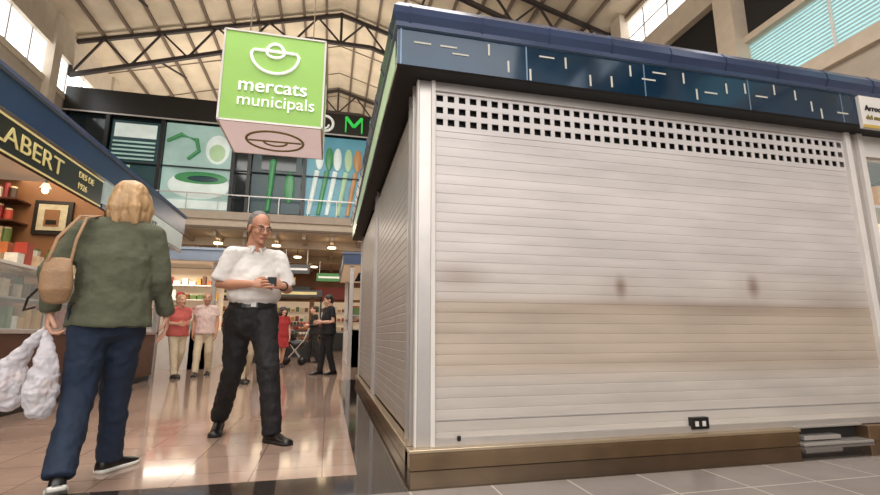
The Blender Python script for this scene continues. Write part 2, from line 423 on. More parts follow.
# pram and shopping trolley
g,inv=grp('baby_pram',(-.88,14.0,0))
mb=MB()
mb.tube([(-1.05,14.0,.62),(-.9,14.0,.55),(-.72,14.0,.58)],[(.2,.12),(.22,.17),(.2,.12)],m_black,side=(0,1,0))
mb.ell((-1.02,14.0,.78),(.17,.2,.22),m_black)
for s in (-1,1):
    mb.tube([(-1.12,14+s*.22,.12),(-.66,14+s*.2,.66),(-.52,14+s*.2,1.02)],[.014]*3,m_alu,seg=6)
    mb.tube([(-.68,14+s*.22,.12),(-1.0,14+s*.2,.55)],[.014]*2,m_alu,seg=6)
    for x in (-1.12,-.68): mb.tube([(x,14+s*.24,.122),(x,14+s*.2,.122)],[.12,.12],m_black,side=(0,0,1),seg=16,cap='flat')
mb.tube([(-.52,13.8,1.02),(-.52,14.2,1.02)],[.018]*2,m_black,side=(0,0,1),seg=8)
mb.build('pram_body',g,inv=inv,smooth=True)
def trolley(x,y,c):
    mb=MB()
    mb.tube([(x,y,.12),(x,y,.3),(x,y+.03,.62)],[(.17,.11),(.18,.12),(.17,.1)],c,cap='flat',seg=12)
    for s in (-1,1):
        mb.tube([(x+s*.15,y+.13,.08),(x+s*.15,y+.15,.95)],[.012,.012],m_alu,seg=6)
        mb.tube([(x+s*.2,y+.13,.085),(x+s*.17,y+.13,.085)],[.085,.085],m_black,side=(0,0,1),seg=14,cap='flat')
    mb.tube([(x-.15,y+.15,.95),(x+.15,y+.15,.95)],[.014,.014],m_black,side=(0,0,1),seg=6)
    mb.build('shopping_trolley')
trolley(-1.75,14.9,m_signk)

# ---------------------------------------------------------------- shuttered kiosk (right)
kx0,kx1,ky0,ky1=.56,8.4,3.04,8.8
SE=4.44
g,inv=grp('shuttered_market_kiosk',(kx0,ky0,0))
mb=MB()
mb.box(kx0+.03,SE+.16,ky0+.09,ky1-.03,.02,2.62,m_dark)
mb.box(kx0,.66,ky0-.03,ky0+.09,.12,2.6,m_alu)
mb.box(kx0-.015,kx0+.0,ky0-.03,ky0+.02,.12,2.6,m_white)
mb.box(.645,.675,ky0-.045,ky0-.0,.12,2.6,m_white)
mb.box(SE,SE+.06,ky0-.045,ky0+.05,.12,2.62,m_white)
mb.box(SE+.06,SE+.14,ky0-.02,ky0+.09,.0,2.62,m_alu)
mb.box(SE+.14,SE+.2,ky0-.05,ky0+.09,.0,2.62,m_white)
mb.box(.66,SE+.02,ky0-.03,ky0+.06,2.53,2.62,m_alu)
mb.build('frame_posts',g,bevel=.004,inv=inv)
mb=MB(); z=.2; prof=[(ky0+.0,.13),(ky0-.008,.14),(ky0-.008,.195),(ky0-.004,.2)]
ph=.0685
while z<2.24:
    prof+=[(ky0-.0075,z+.002),(ky0-.0085,z+.02),(ky0-.0087,z+ph*.5),(ky0-.008,z+ph-.006),(ky0-.0045,z+ph-.003),(ky0-.0045,z+ph)]
    z+=ph
mb.strip(prof,'x',.67,SE,m_shut)
mb.box(.67,SE,ky0-.03,ky0+.0,.12,.165,m_alu)
mb.box(.67,SE,ky0-.016,ky0+.0,.27,.275,m_alu_d)
mb.build('roller_shutter_front',g,inv=inv)
mb=MB()
zt=z
rows=3; rp=(2.53-zt)/rows
for r in range(rows+1): mb.box(.67,SE,ky0-.013,ky0-.004,zt+r*rp-.021,zt+r*rp+.021,m_shut)
nc=45; cp=(SE-.67)/nc
for c in range(nc+1): mb.box(.67+c*cp-.0165,.67+c*cp+.0165,ky0-.012,ky0-.005,zt,2.54,m_shut)
mb.box(.67,SE,ky0+.03,ky0+.05,zt-.05,2.56,m_dark)
mb.build('shutter_vent_grille',g,inv=inv)
mb=MB()
for (a,b) in ((3.3,5.75),(5.95,8.55)):
    z=.2; prof=[(kx0+.01,.13)]
    while z<2.5:
        prof+=[(kx0-.005,z),(kx0-.008,z+.006),(kx0-.008,z+.064),(kx0-.005,z+.07)]; z+=.07
    mb.strip(prof,'y',a,b,m_alu_d)
for (a,b) in ((3.08,3.3),(5.75,5.95),(8.55,8.8)): mb.box(kx0-.01,kx0+.04,a,b,.12,2.6,m_alu_d)
for a in (3.28,3.3-.18,5.74,5.95,8.54): mb.box(kx0-.03,kx0,a-.015,a+.015,.12,2.6,m_alu)
mb.build('roller_shutter_side',g,inv=inv)
mb=MB()
mb.box(kx0-.05,3.43,ky0-.09,ky0+.1,0,.115,m_steel)
mb.box(kx0-.05,kx0+.1,ky0,ky1,0,.115,m_steel)
mb.box(kx0-.06,3.44,ky0-.1,ky0+.02,.1,.122,m_bronze_l)
mb.box(kx0-.06,kx0,ky0,ky1,.1,.122,m_bronze_l)
mb.box(3.43,4.1,ky0-.0,ky0+.1,0,.12,m_dark); mb.box(3.43,4.1,ky0-.05,ky0,.112,.13,m_alu); mb.box(3.43,4.1,ky0-.12,ky0,0,.02,m_alu)
mb.box(3.5,3.85,ky0-.07,ky0,.03,.06,m_alu)
mb.box(4.1,kx1,ky0-.09,ky0+.1,0,.115,m_steel)
mb.build('plinth',g,bevel=.004,inv=inv)
mb=MB(); mb.box(2.55,2.69,ky0-.05,ky0-.01,.145,.225,m_black); mb.box(2.57,2.6,ky0-.055,ky0-.05,.165,.2,m_white); mb.box(2.63,2.66,ky0-.055,ky0-.05,.165,.2,m_white)
mb.cyl((.83,ky0-.04,.15),.012,.03,m_black)
mb.build('shutter_lock',g,bevel=.005,inv=inv)
curve=[(.2,2.92),(.225,2.97),(.215,3.03),(.18,3.08),(.12,3.12),(.03,3.15),(-.1,3.165)]
mb=MB()
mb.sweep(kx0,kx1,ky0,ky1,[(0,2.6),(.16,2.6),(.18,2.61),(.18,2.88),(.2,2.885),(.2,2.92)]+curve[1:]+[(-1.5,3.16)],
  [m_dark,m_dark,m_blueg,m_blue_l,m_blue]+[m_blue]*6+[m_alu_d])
n=len(mb.v); mb.v+=[(kx0+1.5,ky0+1.5,3.16),(kx1-1.5,ky0+1.5,3.16),(kx1-1.5,ky1-1.5,3.16),(kx0+1.5,ky1-1.5,3.16)]; mb.face((n,n+1,n+2,n+3),m_alu_d)
mb.build('fascia_and_roof',g,inv=inv)
mb=MB()
x=kx0-.1
xs=[]
while x<kx1: xs.append(x); x+=.52
for x in xs:
    P=[(ky0-d-.006,z) for d,z in curve]+[(ky0-d+.03,z-.03) for d,z in reversed(curve)]
    mb.prism(P,'x',x-.008,x+.008,m_blue)
y=ky0
while y<ky1:
    P=[(kx0-d-.006,z) for d,z in curve]+[(kx0-d+.03,z-.03) for d,z in reversed(curve)]
    mb.prism(P,'y',y-.008,y+.008,m_blue); y+=.52
mb.build('roof_ribs',g,inv=inv)
mb=MB(); fy=ky0-.18
for x in (.4,1.32,2.3,3.28,4.26): mb.box(x-.005,x+.005,fy-.003,fy,2.61,2.88,m_blue_l)
rt=random.Random(5)
for i in range(24):
    x=.5+i*.16+rt.random()*.08; z=2.66+rt.random()*.17
    if rt.random()<.6: mb.box(x-.007,x+.007,fy-.004,fy-.001,z-.05,min(z+.04,2.875),m_tape)
    else: mb.box(x-.06,x+.06,fy-.004,fy-.001,z-.006,z+.006,m_tape)
mb.box(kx0-.183,kx0-.18,3.0,8.9,2.64,2.87,M('pale_green_fascia_strip',(182,208,168),.4,emit=.2))
mb.box(kx0-.183,kx0-.18,2.87,2.9,2.62,2.88,m_blue_l)
mb.build('fascia_tape_and_joints',g,inv=inv)
mb=MB(); mb.box(4.43,kx1,fy-.03,fy,2.57,2.87,m_white); mb.box(4.43,kx1,fy-.034,fy-.03,2.57,2.6,m_yel); mb.build('white_sign_panel',g,bevel=.003,inv=inv)
text('sign_text','Arrocería',.075,(4.47,fy-.035,2.73),(HP,0,0),m_black,g,inv)
text('sign_text_small','del mercat',.06,(4.47,fy-.035,2.65),(HP,0,0),m_olive,g,inv)
mb=MB(); d0=SE+.2
mb.box(d0,kx1,ky0-.0,ky0+.08,.12,.6,m_alu); mb.box(d0,kx1,ky0-.02,ky0+.08,2.4,2.6,m_white)
for x in (5.6,6.5,7.4,8.34): mb.box(x-.03,x+.03,ky0-.02,ky0+.06,.6,2.4,m_white)
mb.box(d0,kx1,ky0+.01,ky0+.02,.6,2.4,m_glass)
mb.box(d0,kx1-.05,4.2,4.25,.1,2.6,m_soft)
for z in (.62,1.1,1.55,2.0):
    mb.box(d0+.02,kx1-.05,ky0+.2,ky0+.7,z,z+.03,m_white)
    for k in range(21):
        x=d0+.09+k*.17; mb.cyl((x,ky0+.3,z+.03),.06,random.uniform(.15,.3),random.choice(goods),10)
mb.build('display_window',g,inv=inv)
area('display_window_lamp',(6.4,3.6,2.5),(0,0,0),3,.4,30,(1,.88,.72))

# ---------------------------------------------------------------- open kiosks
def open_kiosk(name,x0,x1,y0,y1,z0,z1,fm):
    g,inv=grp(name,(x0,y0,0))
    mb=MB(); h=z1-z0
    mb.sweep(x0,x1,y0,y1,[(-.3,z0),(.17,z0),(.2,z0+.02),(.2,z0+h*.72),(.23,z0+h*.75),(.22,z0+h*.85),(.14,z0+h*.95),(0,z1),(-1,z1+.02)],
      [m_soft,m_alu,fm,m_blue_l,fm,fm,fm,m_alu_d])
    mb.box(x0+.1,x1-.1,y0+.1,y1-.1,z1-.06,z1+.0,m_soft)
    mb.build('fascia',g,inv=inv)
    mb=MB()
    for x in (x0,x1-.1):
        for y in (y0,y1-.1): mb.box(x,x+.1,y,y+.1,0,z0+.02,m_alu)
    mb.build('posts',g,inv=inv)
    return g,inv
g,inv=open_kiosk('blue_market_stall',-7.2,-3.1,1.2,9.9,2.78,3.24,m_bluek)
mb=MB()
mb.box(-3.5,-3.12,1.3,9.85,.1,.82,m_wood); mb.box(-3.46,-3.16,1.3,9.82,0,.1,m_black)
mb.box(-3.6,-3.1,1.3,9.88,.82,.87,m_alu)
for y in (2.4,3.9,5.4,6.9,8.4): mb.box(-3.118,-3.105,y-.02,y+.02,.1,.82,m_black)
mb.build('counter',g,bevel=.006,inv=inv)
mb=MB()
mb.box(-3.14,-3.13,1.3,9.85,.87,1.5,m_glass); mb.box(-3.6,-3.1,1.3,9.85,1.5,1.53,m_white); mb.box(-3.58,-3.2,1.3,9.8,1.18,1.2,m_alu)
for y in (1.4,3.9,6.9,9.8): mb.box(-3.15,-3.12,y-.015,y+.015,.87,1.5,m_alu)
mb.build('glass_vitrine',g,inv=inv)
mb=MB()
for z in (.875,1.2,1.53):
    y=1.5
    while y<9.7:
        w=random.uniform(.06,.12); hh=random.uniform(.08,.24)
        if z>1.5: hh*=1.2
        if not(z>1.5 and random.random()<.3):
            for xx in (-3.3,-3.48):
                c=random.choice(goods)
                if random.random()<.55:
                    mb.cyl((xx,y,z),w/2,hh,c,10); mb.cyl((xx,y,z+hh),w/2*.8,.02,random.choice(goods),10)
                else: mb.box(xx-.06,xx+.06,y-w/2,y+w/2,z,z+hh,c)
        y+=w+.02
mb.build('packed_goods_on_counter',g,inv=inv)
mb=MB()
mb.box(-7.0,-3.45,8.0,8.08,0,3.1,m_brown)
mb.box(-7.1,-7.0,1.3,9.8,0,3.1,m_brown)
for z in (1.35,1.7,2.05,2.4,2.72):
    mb.box(-7,-4.42,7.65,8.0,z,z+.025,m_wood)
mb.build('partition_shelves',g,inv=inv)
mb=MB()
for z in (1.375,1.725,2.075,2.425,2.745):
    x=-6.5
    while x<-4.5:
        w=random.uniform(.07,.11); hh=random.uniform(.14,.25); c=random.choice(goods)
        mb.cyl((x,7.78,z),w/2,hh,c,12); mb.cyl((x,7.78,z+hh),w/2*.85,.025,goods[2] if random.random()<.6 else goods[6],12); x+=w+.015
mb.build('jars_on_shelf',g,inv=inv)
mb=MB()
mb.box(-4.35,-3.85,7.95,8.0,2.28,2.8,m_frame); mb.box(-4.29,-3.91,7.94,7.95,2.34,2.74,m_paper); mb.box(-4.2,-4.0,7.935,7.94,2.4,2.66,m_brown); mb.box(-4.17,-4.03,7.93,7.935,2.43,2.5,m_signk)
mb.build('framed_picture',g,bevel=.004,inv=inv)
mb=MB()
for y in (3,4.5,6,7.3,9): 
    mb.cyl((-3.9,y,2.82),.012,.38,m_black,8); mb.ell((-3.9,y,2.78),(.04,.04,.05),m_warm,12,8); mb.cyl((-3.9,y,2.8),.07,.08,m_alu,12,r2=.03)
mb.build('pendant_lamps',g,inv=inv)
mb=MB(); mb.box(-2.93,-2.88,1.4,6.55,2.40,2.74,m_signk); mb.box(-2.88,-2.875,1.4,6.55,2.40,2.42,m_gold); mb.box(-2.88,-2.875,1.4,6.55,2.72,2.74,m_gold)
mb.box(-2.93,-2.88,6.6,9.95,2.46,2.76,m_pale); mb.box(-2.93,-2.88,6.6,9.95,2.40,2.46,m_blue)
for y in (1.6,4,6.3,8,9.6): mb.box(-2.95,-2.93,y-.02,y+.02,2.4,2.85,m_alu)
mb.build('sign_boards',g,inv=inv)
text('sign_letters','CAL LLABERT',.25,(-2.872,3.62,2.49),(HP,0,HP),m_gold,g,inv,sx=1.33)
text('sign_letters_small','DES DE',.1,(-2.872,5.95,2.6),(HP,0,HP),m_gold,g,inv,sx=1.1)
text('sign_letters_year','1926',.1,(-2.872,5.95,2.47),(HP,0,HP),m_gold,g,inv,sx=1.1)
text('sign_letters_far','JOC DEL MERCAT',.17,(-2.872,6.9,2.55),(HP,0,HP),m_black,g,inv,sx=1.2)
area('stall_strip_lamp',(-4.0,5.5,3.1),(0,0,0),1.2,6.5,100,(1,.8,.56))
g,inv=open_kiosk('pale_blue_market_stall',-7.5,-2.8,12.7,16.4,2.62,3.0,M('pale_blue_fascia',(146,158,176),.35))
mb=MB()
mb.box(-7.4,-2.85,12.75,13.2,0,.95,m_white); mb.box(-3.3,-2.85,12.75,16.3,0,.95,m_white)
mb.box(-7.4,-2.9,12.78,12.8,.95,1.45,m_glass)
mb.box(-7.4,-3.0,14.6,14.7,0,2.7,m_soft)
for z in (.95,1.4,1.8,2.2):
    yy=12.95 if z<1.2 else 14.4
    if z>1.2: mb.box(-7.3,-3.1,14.3,14.6,z-.03,z,m_white)
    x=-7.2
    while x<-3.1:
        w=random.uniform(.08,.2); mb.box(x,x+w,yy,yy+.15,z,z+random.uniform(.1,.28),random.choice(goods)); x+=w+.04
mb.build('counter_and_goods',g,inv=inv)
area('far_stall_lamp',(-4.6,13.8,2.55),(0,0,0),3,.6,55,(1,.9,.76))
g,inv=open_kiosk('blue_corner_stall',.5,6.5,12.5,16.4,2.62,3.0,m_bluek)
mb=MB()
mb.box(.55,1.0,12.55,16.3,0,.95,m_white); mb.box(.55,6.4,12.55,13,0,.95,m_white); mb.box(1.8,6.4,14,14.1,0,2.7,m_soft)
y=12.6
while y<16.2:
    w=random.uniform(.08,.2)
    for z in (.95,1.35): mb.box(.6,.8,y,y+w,z,z+random.uniform(.1,.25),random.choice(goods))
    y+=w+.03
mb.box(.55,.9,12.55,16.3,1.31,1.34,m_alu)
for y in (12.6,14.4,16.2): mb.box(.58,.61,y,y+.03,.95,2.6,m_alu)
mb.build('counter_and_goods',g,inv=inv)
area('corner_stall_lamp',(1.6,14,2.55),(0,0,0),1,3,45,(1,.82,.6))

# ---------------------------------------------------------------- hanging cube sign
cx0,cx1,cy0,cy1,cz0,cz1=-1.48,-.2,6.0,7.1,3.5,4.77
g,inv=grp('hanging_market_cube_sign',((cx0+cx1)/2,(cy0+cy1)/2,cz0))
mb=MB()
mb.box(cx0,cx1,cy0,cy1,cz0,cz1,m_green)
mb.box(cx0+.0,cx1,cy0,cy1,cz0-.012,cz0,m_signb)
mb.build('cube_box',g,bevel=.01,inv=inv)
mb=MB()
for a,b in (((cx0,cy0),(cx1,cy0)),((cx0,cy1),(cx1,cy1)),((cx0,cy0),(cx0,cy1)),((cx1,cy0),(cx1,cy1))):
    for z in (cz0,cz1): mb.strut((a[0],a[1],z),(b[0],b[1],z),.025,m_alu)
for a in ((cx0,cy0),(cx1,cy0),(cx0,cy1),(cx1,cy1)): mb.strut((a[0],a[1],cz0),(a[0],a[1],cz1),.025,m_alu)
for x in (cx0+.2,cx1-.2): mb.strut((x,(cy0+cy1)/2,cz1),(x,(cy0+cy1)/2,13.2),.015,m_seam)
mb.build('frame_and_rods',g,inv=inv)
text('sign_word_top','mercats',.27,(cx0+.2,cy0-.012,cz0+.42),(HP,0,0),m_signw,g,inv,bold=.0)
text('sign_word_top_bold','mercats',.27,(cx0+.206,cy0-.014,cz0+.423),(HP,0,0),m_signw,g,inv,bold=.0)
text('sign_word_bottom','municipals',.235,(cx0+.2,cy0-.012,cz0+.22),(HP,0,0),m_signw,g,inv,bold=.0)
mb=MB(); ic=(-.84,cy0-.012,cz0+.97)
mb.ring(ic,.3,.02,m_signw,'y',a0=180,a1=360,ry=.27)
mb.tube([(ic[0]-.3,ic[1],ic[2]),(ic[0]-.27,ic[1],ic[2]+.045),(ic[0]-.1,ic[1],ic[2]+.05),(ic[0]+.1,ic[1],ic[2]+.05),(ic[0]+.27,ic[1],ic[2]+.045),(ic[0]+.3,ic[1],ic[2])],[.02]*6,m_signw,side=(0,1,0),seg=8)
mb.ring((ic[0],ic[1],ic[2]+.03),.11,.02,m_signw,'y',a0=0,a1=180,ry=.13)
mb.ring((ic[0],ic[1],ic[2]+.03),.11,.018,m_signw,'y',a0=180,a1=360,ry=.07)
mb.build('basket_logo',g,inv=inv)
mb=MB(); uy=(cy0+cy1)/2
mb.ring((-.84,uy,cz0-.015),.38,.018,m_olive,'z',ry=.34); mb.ring((-.84,uy,cz0-.015),.16,.016,m_olive,'z',a0=0,a1=180); 
mb.tube([(-1.18,uy,cz0-.015),(-.5,uy,cz0-.015)],[.016,.016],m_olive,side=(0,0,1),seg=8)
mb.build('underside_logo',g,inv=inv)

# ================================================================= PEOPLE
sk_m=M('skin_tanned',(192,138,110),.5,0,.06,12,bump=.05)
sk_l=M('skin_pale',(214,164,138),.5,0,.06,12)
m_lip=M('lip',(155,85,78),.45); m_eye=M('eye_white',(215,210,202),.2,noise=0); m_iris=M('iris',(40,28,20),.15,noise=0)
m_shoe_b=M('black_leather',(22,18,17),.3); m_sole=M('dark_sole',(30,26,24),.6); m_sole_w=M('white_sole',(225,222,215),.6)
h_grey=M('grey_hair',(112,105,100),.6,0,.35,40,bump=.3,bscale=60,stretch=(1,1,.3))
h_blond=M('blonde_hair',(190,154,112),.42,0,.32,26,bump=.6,bscale=45,stretch=(1,1,.12))
h_dark=M('dark_hair',(50,40,36),.5,0,.3,30,bump=.3,bscale=60)
def hand(mb,w,d,n,ts,curl,mat,k=1.0):
    w=V(w);d=V(d).normalized();n=V(n);n=(n-d*n.dot(d)).normalized();s=d.cross(n)*ts
    mb.tube([w-d*.02*k,w+d*.02*k,w+d*.055*k,w+d*.088*k],[(.024*k,.02*k),(.033*k,.018*k),(.041*k,.016*k),(.038*k,.012*k)],mat,side=s,seg=14)
    for off,L in ((.031,.072),(.0105,.08),(-.0105,.074),(-.031,.058)):
        p=w+d*.078*k+s*off*k; P=[p]; 
        for sg,aa in ((.45,.5),(.3,1.35),(.25,2.0)):
            a=curl*aa; p=p+(d*math.cos(a)+n*math.sin(a)+s*off*1.5).normalized()*(L*sg+.008)*k; P.append(p)
        mb.tube(P,[.0095*k,.0092*k,.0085*k,.007*k],mat,side=s,seg=10)
    b=w+d*.025*k+s*.026*k
    mb.tube([b,b+(d*.65+s*.65+n*.35).normalized()*.04*k,b+(d*.65+s*.65+n*.35).normalized()*.04*k+(d*.85+s*.15+n*.5).normalized()*.034*k],[.014*k,.0115*k,.009*k],mat,side=n,seg=10)
def shoe(mb,ank,d,mu,ms,L=.285,k=1.0,pitch=0):
    d=V((d[0],d[1],0)).normalized(); s=V((d.y,-d.x,0)); c=V((ank[0],ank[1],0))
    def R(p):
        if not pitch: return p
        t=(p-c).dot(d)-.11; z=p.z; ca,sa=math.cos(pitch),math.sin(pitch)
        t2=t*ca+z*sa; z2=-t*sa+z*ca
        if t>0: t2,z2=t,z
        return p+d*(t2-t)+V((0,0,z2-z))
    secs=[(-.075,.022,.05),(-.065,.034,.085),(-.03,.038,.1),(.02,.038,.1),(.06,.04,.08),(.11,.046,.06),(.15,.047,.05),(.185,.04,.042),(.205,.022,.032)]
    n=len(mb.v);seg=12
    for (t,w,h) in secs:
        for j in range(seg):
            a=math.pi*j/(seg-1); mb.v.append(tuple(R(c+d*t*k+s*w*k*math.cos(a)+V((0,0,.018+(h-.018)*math.sin(a)**.8)))))
    for i in range(len(secs)-1):
        for j in range(seg):
            q=(j+1)%seg; mb.face((n+i*seg+j,n+i*seg+q,n+(i+1)*seg+q,n+(i+1)*seg+j),mu)
    mb.face(tuple(n+j for j in reversed(range(seg))),mu); mb.face(tuple(n+(len(secs)-1)*seg+j for j in range(seg)),mu)
    n=len(mb.v)
    for (t,w,h) in secs:
        for (ss,z) in ((1,.001),(1,.024),(-1,.024),(-1,.001)): mb.v.append(tuple(R(c+d*t*k+s*ss*(w+.004)*k+V((0,0,z)))))
    for i in range(len(secs)-1):
        for j in range(4):
            q=(j+1)%4; mb.face((n+i*4+j,n+i*4+q,n+(i+1)*4+q,n+(i+1)*4+j),ms)
    mb.face((n+3,n+2,n+1,n),ms); e=n+(len(secs)-1)*4; mb.face((e,e+1,e+2,e+3),ms)
def head(parent,loc,rot,skin,hair,style,vox=.005,glasses=False,scl=1.0):
    mb=MB(); k=skin
    mb.ell((0,.018,.032),(.074,.094,.085),k); mb.ell((0,-.022,-.03),(.061,.07,.082),k); mb.ell((0,-.042,-.08),(.042,.045,.034),k)
    mb.tube([(0,-.088,.02),(0,-.103,-.006),(0,-.112,-.026)],[.009,.011,.014],k); 
    for sx in (-1,1):
        mb.ell((sx*.01,-.102,-.03),(.011,.012,.009),k,10,6); mb.ell((sx*.036,-.068,-.022),(.026,.025,.024),k,10,8)
        mb.ell((sx*.077,.006,-.012),(.009,.02,.033),k,10,8); mb.tube([(sx*.012,-.087,.024),(sx*.048,-.075,.026)],[.009,.007],k)
    mb.ell((0,-.086,-.06),(.026,.016,.014),k,12,8); mb.ell((0,-.083,-.097),(.02,.018,.016),k,12,8)
    mb.tube([(0,.02,-.06),(0,.035,-.15)],[.054,.056],k)
    organic(mb,'head_skin',skin,parent,vox,3,0,.1,loc,rot,scl)
    mb=MB()
    for sx in (-1,1):
        mb.ell((sx*.03,-.083,.004),(.0125,.009,.006),m_eye,10,8); mb.ell((sx*.03,-.0905,.004),(.005,.003,.005),m_iris,8,6)
        mb.tube([(sx*.016,-.094,.026),(sx*.032,-.093,.03),(sx*.048,-.083,.025)],[.004,.005,.003],hair,seg=8)
        if glasses:
            mb.ring((sx*.031,-.102,.002),.021,.0013,m_black,'y',ry=.016); mb.tube([(sx*.052,-.1,.006),(sx*.078,.01,.004)],[.002,.002],m_black,seg=6)
    if glasses: mb.tube([(-.01,-.105,.005),(.01,-.105,.005)],[.002,.002],m_black,seg=6)
    mb.tube([(-.024,-.095,-.062),(0,-.103,-.06),(.024,-.095,-.062)],[.003,.005,.003],m_lip,side=(0,0,1),seg=8)
    o=mb.build('face_details',parent,smooth=True); o.location=loc; o.rotation_euler=rot; o.scale=(scl,)*3
    mb=MB()
    if style=='short':
        mb.ell((0,.04,.054),(.078,.084,.076),hair); mb.ell((0,.06,.0),(.075,.058,.07),hair)
        for sx in (-1,1): mb.ell((sx*.067,.03,.03),(.014,.042,.038),hair)
    elif style=='bob':
        mb.ell((0,.02,.04),(.094,.108,.09),hair,24,16); mb.ell((0,.038,-.02),(.106,.094,.1),hair,24,16); mb.ell((0,.045,-.09),(.102,.072,.07),hair,24,16)
        for sx in (-1,1): mb.tube([(sx*.075,.0,.03),(sx*.094,.0,-.05),(sx*.088,.01,-.125)],[(.03,.05),(.03,.055),(.02,.04)],hair,side=(1,0,0))
        mb.tube([(.03,.1,.02),(.05,.11,-.06),(.04,.1,-.14)],[.03,.035,.02],hair); mb.tube([(-.03,.1,.03),(-.045,.115,-.05),(-.05,.1,-.135)],[.03,.035,.02],hair)
    else:
        mb.ell((0,.03,.045),(.088,.1,.085),hair); mb.ell((0,.055,-.02),(.08,.065,.075),hair)
    organic(mb,'hair',hair,parent,vox*1.1,5 if style=='bob' else 2,.008 if style=='bob' else .005,.045 if style=='bob' else .03,loc,rot,scl)
def person(name,loc,th,J,st):
    g,_=grp(name,loc,th); sk=st['skin']; vox=st.get('vox',.012); W=st.get('w',1.0)
    J={k:([V(q) for q in v] if isinstance(v,list) else V(v)) for k,v in J.items()}
    side=(J['sh'][1]-J['sh'][0]).normalized(); U=V((0,0,1))
    fr=V(st['face']).normalized()
    mb=MB()
    shm=(J['sh'][0]+J['sh'][1])/2
    mb.tube([J['pelvis'],J['waist'],J['chest'],shm,J['neck']],[(.14*W,.1*W),(.125*W,.09*W),(.15*W,.09*W),(.12,.06),(.056,.053)],sk,side=side)
    mb.tube([J['neck']-U*.05,J['neck']+(J['head']-J['neck'])*.5],[.058,.052],sk)
    for i in (0,1):
        mb.tube([J['sh'][i],(J['sh'][i]+J['el'][i])/2,J['el'][i],J['el'][i]+(J['wr'][i]-J['el'][i])*.35,J['wr'][i]],[.048,.044,.04,.042,.026],sk)
        mb.tube([shm+(J['sh'][i]-shm)*.3,J['sh'][i]],[.055,.05],sk)
        mb.tube([J['hip'][i],(J['hip'][i]+J['kn'][i])/2,J['kn'][i],J['kn'][i]+(J['an'][i]-J['kn'][i])*.35,J['an'][i]-U*.03],[.075,.065,.05,.05,.034],sk)
    organic(mb,'body',sk,g,vox,3)
    head(g,J['head'],st['hrot'],sk,st['hair'],st['hstyle'],st.get('hvox',.005),st.get('glasses',False),st.get('hscl',1.0))
    tuck=st.get('tuck'); bly=st.get('belly',0)
    if st.get('skirt'):
        mb=MB(); k=st['skirt']; b=J['pelvis']*1.0; mb.tube([J['waist'],b,V((b.x,b.y,k))],[(.14,.11),(.18,.14),(.22,.19)],st['bottom'],side=side,cap='flat')
        organic(mb,'skirt',st['bottom'],g,vox,3,.03,.12)
    else:
        mb=MB(); hm=(J['hip'][0]+J['hip'][1])/2; lg=st.get('leg',1.0)
        mb.tube([hm-U*.03,hm+U*.05,J['waist']-U*.0],[(.17*W,.13*W),(.176*W,.135*W),(.166*W,.132*W)],st['bottom'],side=side,cap2='flat')
        for i in (0,1):
            a=J['an'][i]-U*.035
            mb.tube([J['hip'][i]+U*.02,J['hip'][i]+(J['kn'][i]-J['hip'][i])*.4,J['kn'][i],J['kn'][i]+(a-J['kn'][i])*.5,a],[.1*W*lg,.09*lg,.075*lg,.067*lg,.063*lg],st['bottom'],cap2='flat')
        organic(mb,'trousers',st['bottom'],g,vox,3,st.get('lfold',st.get('fold',.02)),.07)
        if st.get('belt'):
            mb=MB(); c=J['waist']; mb.tube([c-U*.03,c+U*.012],[(.174*W,.14*W),(.17*W,.136*W)],m_shoe_b,side=side,cap='flat',seg=28)
            q=c+fr*(.142*W); mb.box(q.x-.02,q.x+.02,q.y-.006,q.y+.004,c.z-.024,c.z+.006,m_alu)
            mb.build('belt',g,smooth=False)
    mb=MB(); hem=J['pelvis']+U*st['hem']; tp=st['top']; b=st.get('bulk',1.0)
    if tuck:
        w0=J['waist']
        mb.tube([w0-U*.02,w0+U*.02,w0+U*.07+fr*bly,J['waist']+(J['chest']-J['waist'])*.55+fr*bly,J['chest'],shm-U*.02,J['neck']-U*.02],[(.152*W,.12*W),(.166*W,.132*W),(.192*W,.152*W),(.192*W,.152*W),(.19*W,.136*W),(.155*b,.088*b),(.07,.066)],tp,side=side,cap='flat')
    else:
        mb.tube([hem,hem+(J['waist']-hem)*.5+U*.02,J['waist']+(J['chest']-J['waist'])*.3,J['chest'],shm-U*.02,J['neck']-U*.02],[(.2*W*b,.156*W*b),(.19*W*b,.15*W*b),(.175*W*b,.138*W*b),(.186*W*b,.13*W*b),(.155*b,.088*b),(.07,.066)],tp,side=side,cap='flat')
    for i in (0,1):
        s=J['sh'][i]; e=J['el'][i]; w=J['wr'][i]
        mb.tube([shm+(s-shm)*.25+U*.015,s],[.07*b,.068*b],tp)
        if st['sleeve']=='long': mb.tube([s,(s+e)/2,e,(e+w)/2,w-(w-e).normalized()*.005],[.068*b,.062*b,.056*b,.05*b,.042*b],tp,cap2='flat')
        elif st['sleeve']=='elbow': mb.tube([s,(s+e)/2,e+(s-e)*.1],[.074*b,.076*b,.076*b],tp,cap2='flat')
        else: mb.tube([s,s+(e-s)*.6],[.07*b,.072*b],tp,cap2='flat')
    organic(mb,'top_garment',tp,g,vox,3,st.get('fold',.02),.09)
    if st.get('collar'):
        mb=MB(); n=J['neck']; R=[]
        for q in range(15):
            a=math.radians(20+320*q/14); dv=fr*math.cos(a)+side*math.sin(a); R.append(n-U*.012+dv*.068+U*(.02*(1-math.cos(a))/2))
        mb.tube(R,[(.022,.008)]*15,tp,side=(0,0,1),seg=8)
        for sx in (-1,1):
            p=n+fr*.066+side*sx*.024-U*.005
            mb.tube([p,p+side*sx*.02-U*.05+fr*.026],[(.016,.006),(.004,.004)],tp,side=side,seg=8)
        mb.build('collar',g,smooth=True)
    mb=MB()
    for i in (0,1):
        h=st['hands'][i]; hand(mb,J['wr'][i],h[0],h[1],h[2],h[3],sk,h[4] if len(h)>4 else 1)
    mb.build('hands',g,smooth=True)
